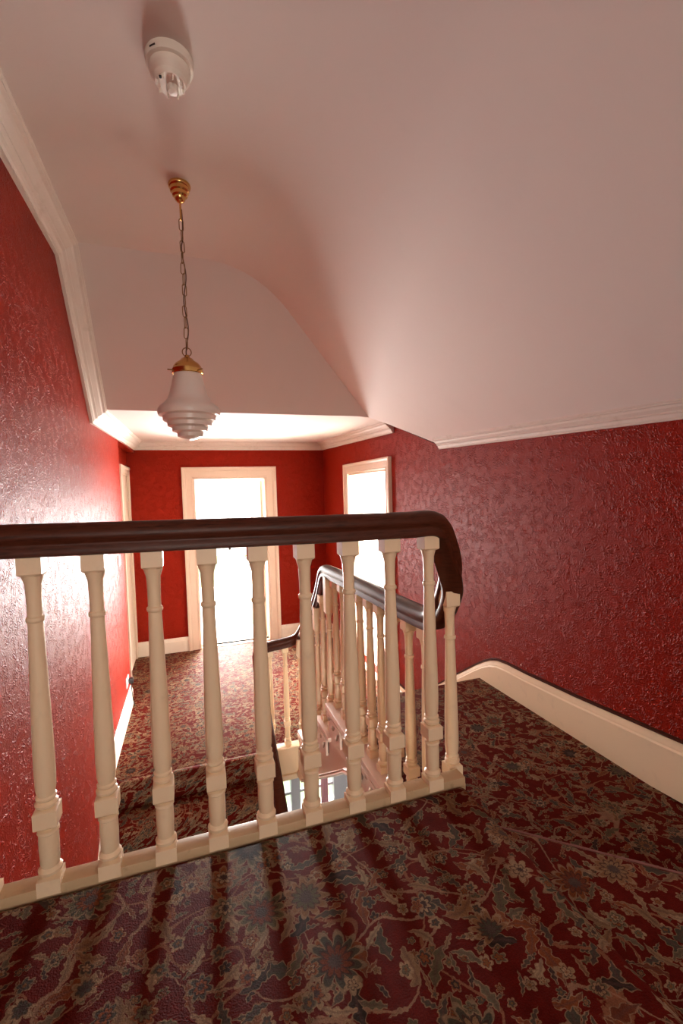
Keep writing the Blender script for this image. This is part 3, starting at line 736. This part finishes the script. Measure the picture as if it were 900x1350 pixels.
# ------------------------------------------------------------------ pendant lamp
PX, PY = 0.018, 2.15
pl = empty('pendant_lamp', (PX, PY, ZC), 'stepped opal glass pendant lamp hanging from brass chain over the stairwell', 'lamp')
def part(name, me, mat, loc=(0, 0, 0), sm=40):
    o = link(name, me, mat, pl, None, sm); o.location = loc; return o
part('ceiling_rose', lathe_mesh('rose', [(0.001, 0.0), (0.046, 0.0), (0.0475, -0.006), (0.045, -0.014), (0.041, -0.017), (0.040, -0.030), (0.033, -0.035), (0.032, -0.048), (0.024, -0.054), (0.022, -0.064), (0.012, -0.074), (0.004, -0.078), (0.001, -0.078)], 40), 'brass')
part('hanging_loop', tube_mesh('loop', [(0, 0, -0.075), (0, 0, -0.15)], 0.0042, 10), 'brass')
def link_mesh():
    L, w, r = 0.050, 0.0088, 0.0020; pts = []
    for k in range(7): a = math.pi * k / 6; pts.append((w * math.cos(a), 0, L / 2 - w + w * math.sin(a)))
    for k in range(7): a = math.pi + math.pi * k / 6; pts.append((w * math.cos(a), 0, -L / 2 + w + w * math.sin(a)))
    me = tube_mesh('chain_link', pts, r, 6, True); me.materials.append(M['old_brass']); return me
lm = link_mesh(); zc = -0.170; nl = 0
chain_bottom = -0.682
n_links = 12; stepz = (chain_bottom - zc) / (n_links - 1)
for k in range(n_links):
    o = part('chain_link', lm, None, (0.0015 * math.sin(k * 1.3), 0, zc + stepz * k), None)
    o.rotation_euler = (0, 0.05 * math.sin(k * 2.1), (H if k % 2 else 0.0) + 0.35)
cab = [(0.004 * math.cos(0) + 0.007 * math.sin(s * 0.55) * (0.25 if s < 8 else 1), 0.006 * math.cos(s * 0.5), -0.10 - 0.64 * s / 32) for s in range(33)]
part('cable', tube_mesh('cable', cab, 0.0026, 6), 'cable')
ring = [(0.019 * math.cos(2 * math.pi * k / 20), 0, -0.718 + 0.019 * math.sin(2 * math.pi * k / 20)) for k in range(20)]
part('hanging_ring', tube_mesh('ring', ring, 0.0024, 6, True), 'old_brass')
zt = -0.735
part('gallery', lathe_mesh('gallery', [(0.001, 0.004), (0.008, 0.004), (0.011, -0.006), (0.024, -0.012), (0.030, -0.020), (0.050, -0.034), (0.060, -0.048), (0.063, -0.058), (0.066, -0.060), (0.067, -0.078), (0.064, -0.081), (0.061, -0.078), (0.058, -0.06), (0.03, -0.03), (0.001, -0.02)], 44), 'brass', (0, 0, zt))
for k in range(3):
    a = math.radians(195 + 120 * k)
    s_ = part('thumb_screw', tube_mesh('screw', [(0.060 * math.cos(a), 0.060 * math.sin(a), -0.068), (0.086 * math.cos(a), 0.086 * math.sin(a), -0.068)], 0.0032, 8), 'old_brass', (0, 0, zt))
sh = [(0.058, -0.062), (0.0605, -0.085), (0.066, -0.11), (0.074, -0.145), (0.082, -0.175), (0.092, -0.195), (0.106, -0.210), (0.124, -0.224), (0.132, -0.236), (0.134, -0.250), (0.131, -0.262),
      (0.117, -0.265), (0.113, -0.268), (0.1125, -0.286), (0.099, -0.290), (0.095, -0.293), (0.0945, -0.310), (0.080, -0.314), (0.076, -0.317), (0.0755, -0.333), (0.060, -0.337), (0.055, -0.340), (0.054, -0.355), (0.030, -0.364), (0.001, -0.371)]
part('shade', lathe_mesh('shade', sh, 64), 'opal_glass', (0, 0, zt), 34)

# ------------------------------------------------------------------ heat detector on the ceiling
sd = empty('smoke_detector', (0.0, 1.555, ZC), 'cream plastic round smoke detector on the ceiling above the pendant', 'detector')
def sp(name, me, mat, loc=(0, 0, 0), rot=None):
    o = link(name, me, mat, sd, None, 40); o.location = loc
    if rot: o.rotation_euler = rot
    return o
sp('base_plate', lathe_mesh('b', [(0.001, 0), (0.071, 0), (0.072, -0.004), (0.070, -0.026), (0.066, -0.029), (0.001, -0.029)], 48), 'detector_plastic')
sp('housing', lathe_mesh('h', [(0.001, -0.028), (0.060, -0.028), (0.062, -0.036), (0.058, -0.052), (0.050, -0.058), (0.049, -0.062), (0.047, -0.070), (0.044, -0.074), (0.001, -0.074)], 48), 'detector_plastic')
sp('sensor_cap', lathe_mesh('c', [(0.001, -0.072), (0.018, -0.072), (0.018, -0.084), (0.014, -0.090), (0.001, -0.092)], 32), 'detector_plastic', (0.006, 0.008, 0))
for k in range(8):
    a = 2 * math.pi * k / 8 + 0.2
    bm = bmesh.new(); add_box(bm, -0.003, 0.003, -0.002, 0.002, -0.088, -0.070)
    sp('cage_rib', bm_mesh('rib', bm), 'detector_plastic', (0.038 * math.cos(a), 0.038 * math.sin(a), 0), (0, 0, a))
sp('indicator', lathe_mesh('i', [(0.001, -0.0735), (0.005, -0.0735), (0.004, -0.078), (0.001, -0.079)], 12), 'black_plastic', (-0.028, -0.022, 0))
bm = bmesh.new(); add_box(bm, -0.010, 0.010, -0.0015, 0.0015, -0.0185, -0.0145)
sp('locking_slot', bm_mesh('slot', bm), 'black_plastic', (-0.046, -0.0535, 0), (0, 0, -0.71))

# ------------------------------------------------------------------ small fittings on the left wall
sw = empty('light_switch', (XL, 4.32, 0.33), 'white light switch on the red left wall near its far end', 'switch')
shift(boxes('switch_plate', [(XL, XL + 0.009, 4.275, 4.365, 0.285, 0.375)], 'white_plastic', sw, None, 0.003), sw)
shift(boxes('rocker', [(XL + 0.008, XL + 0.014, 4.305, 4.335, 0.315, 0.345)], 'white_plastic', sw, None, 0.002), sw)
so = empty('wall_socket', (XL, 4.42, -0.78), 'white wall socket just above the left skirting board', 'socket')
shift(boxes('socket_plate', [(XL, XL + 0.010, 4.35, 4.49, -0.82, -0.735)], 'white_plastic', so, None, 0.003), so)
shift(boxes('socket_switch', [(XL + 0.009, XL + 0.014, 4.40, 4.42, -0.775, -0.755)], 'white_plastic', so, None, 0.001), so)
ds = empty('plug', (XL, 4.47, -0.79), 'black plug pushed into the white socket on the left wall', 'plug')
shift(boxes('plug_body', [(XL + 0.014, XL + 0.050, 4.445, 4.495, -0.815, -0.765)], 'black_plastic', ds, None, 0.006), ds)
shift(link('cord', tube_mesh('cord', [(XL + 0.03, 4.47, -0.81), (XL + 0.03, 4.475, -0.86), (XL + 0.035, 4.50, -0.98), (XL + 0.04, 4.56, ZF + 0.005)], 0.004, 6), 'black_plastic', ds, None, 60), ds)
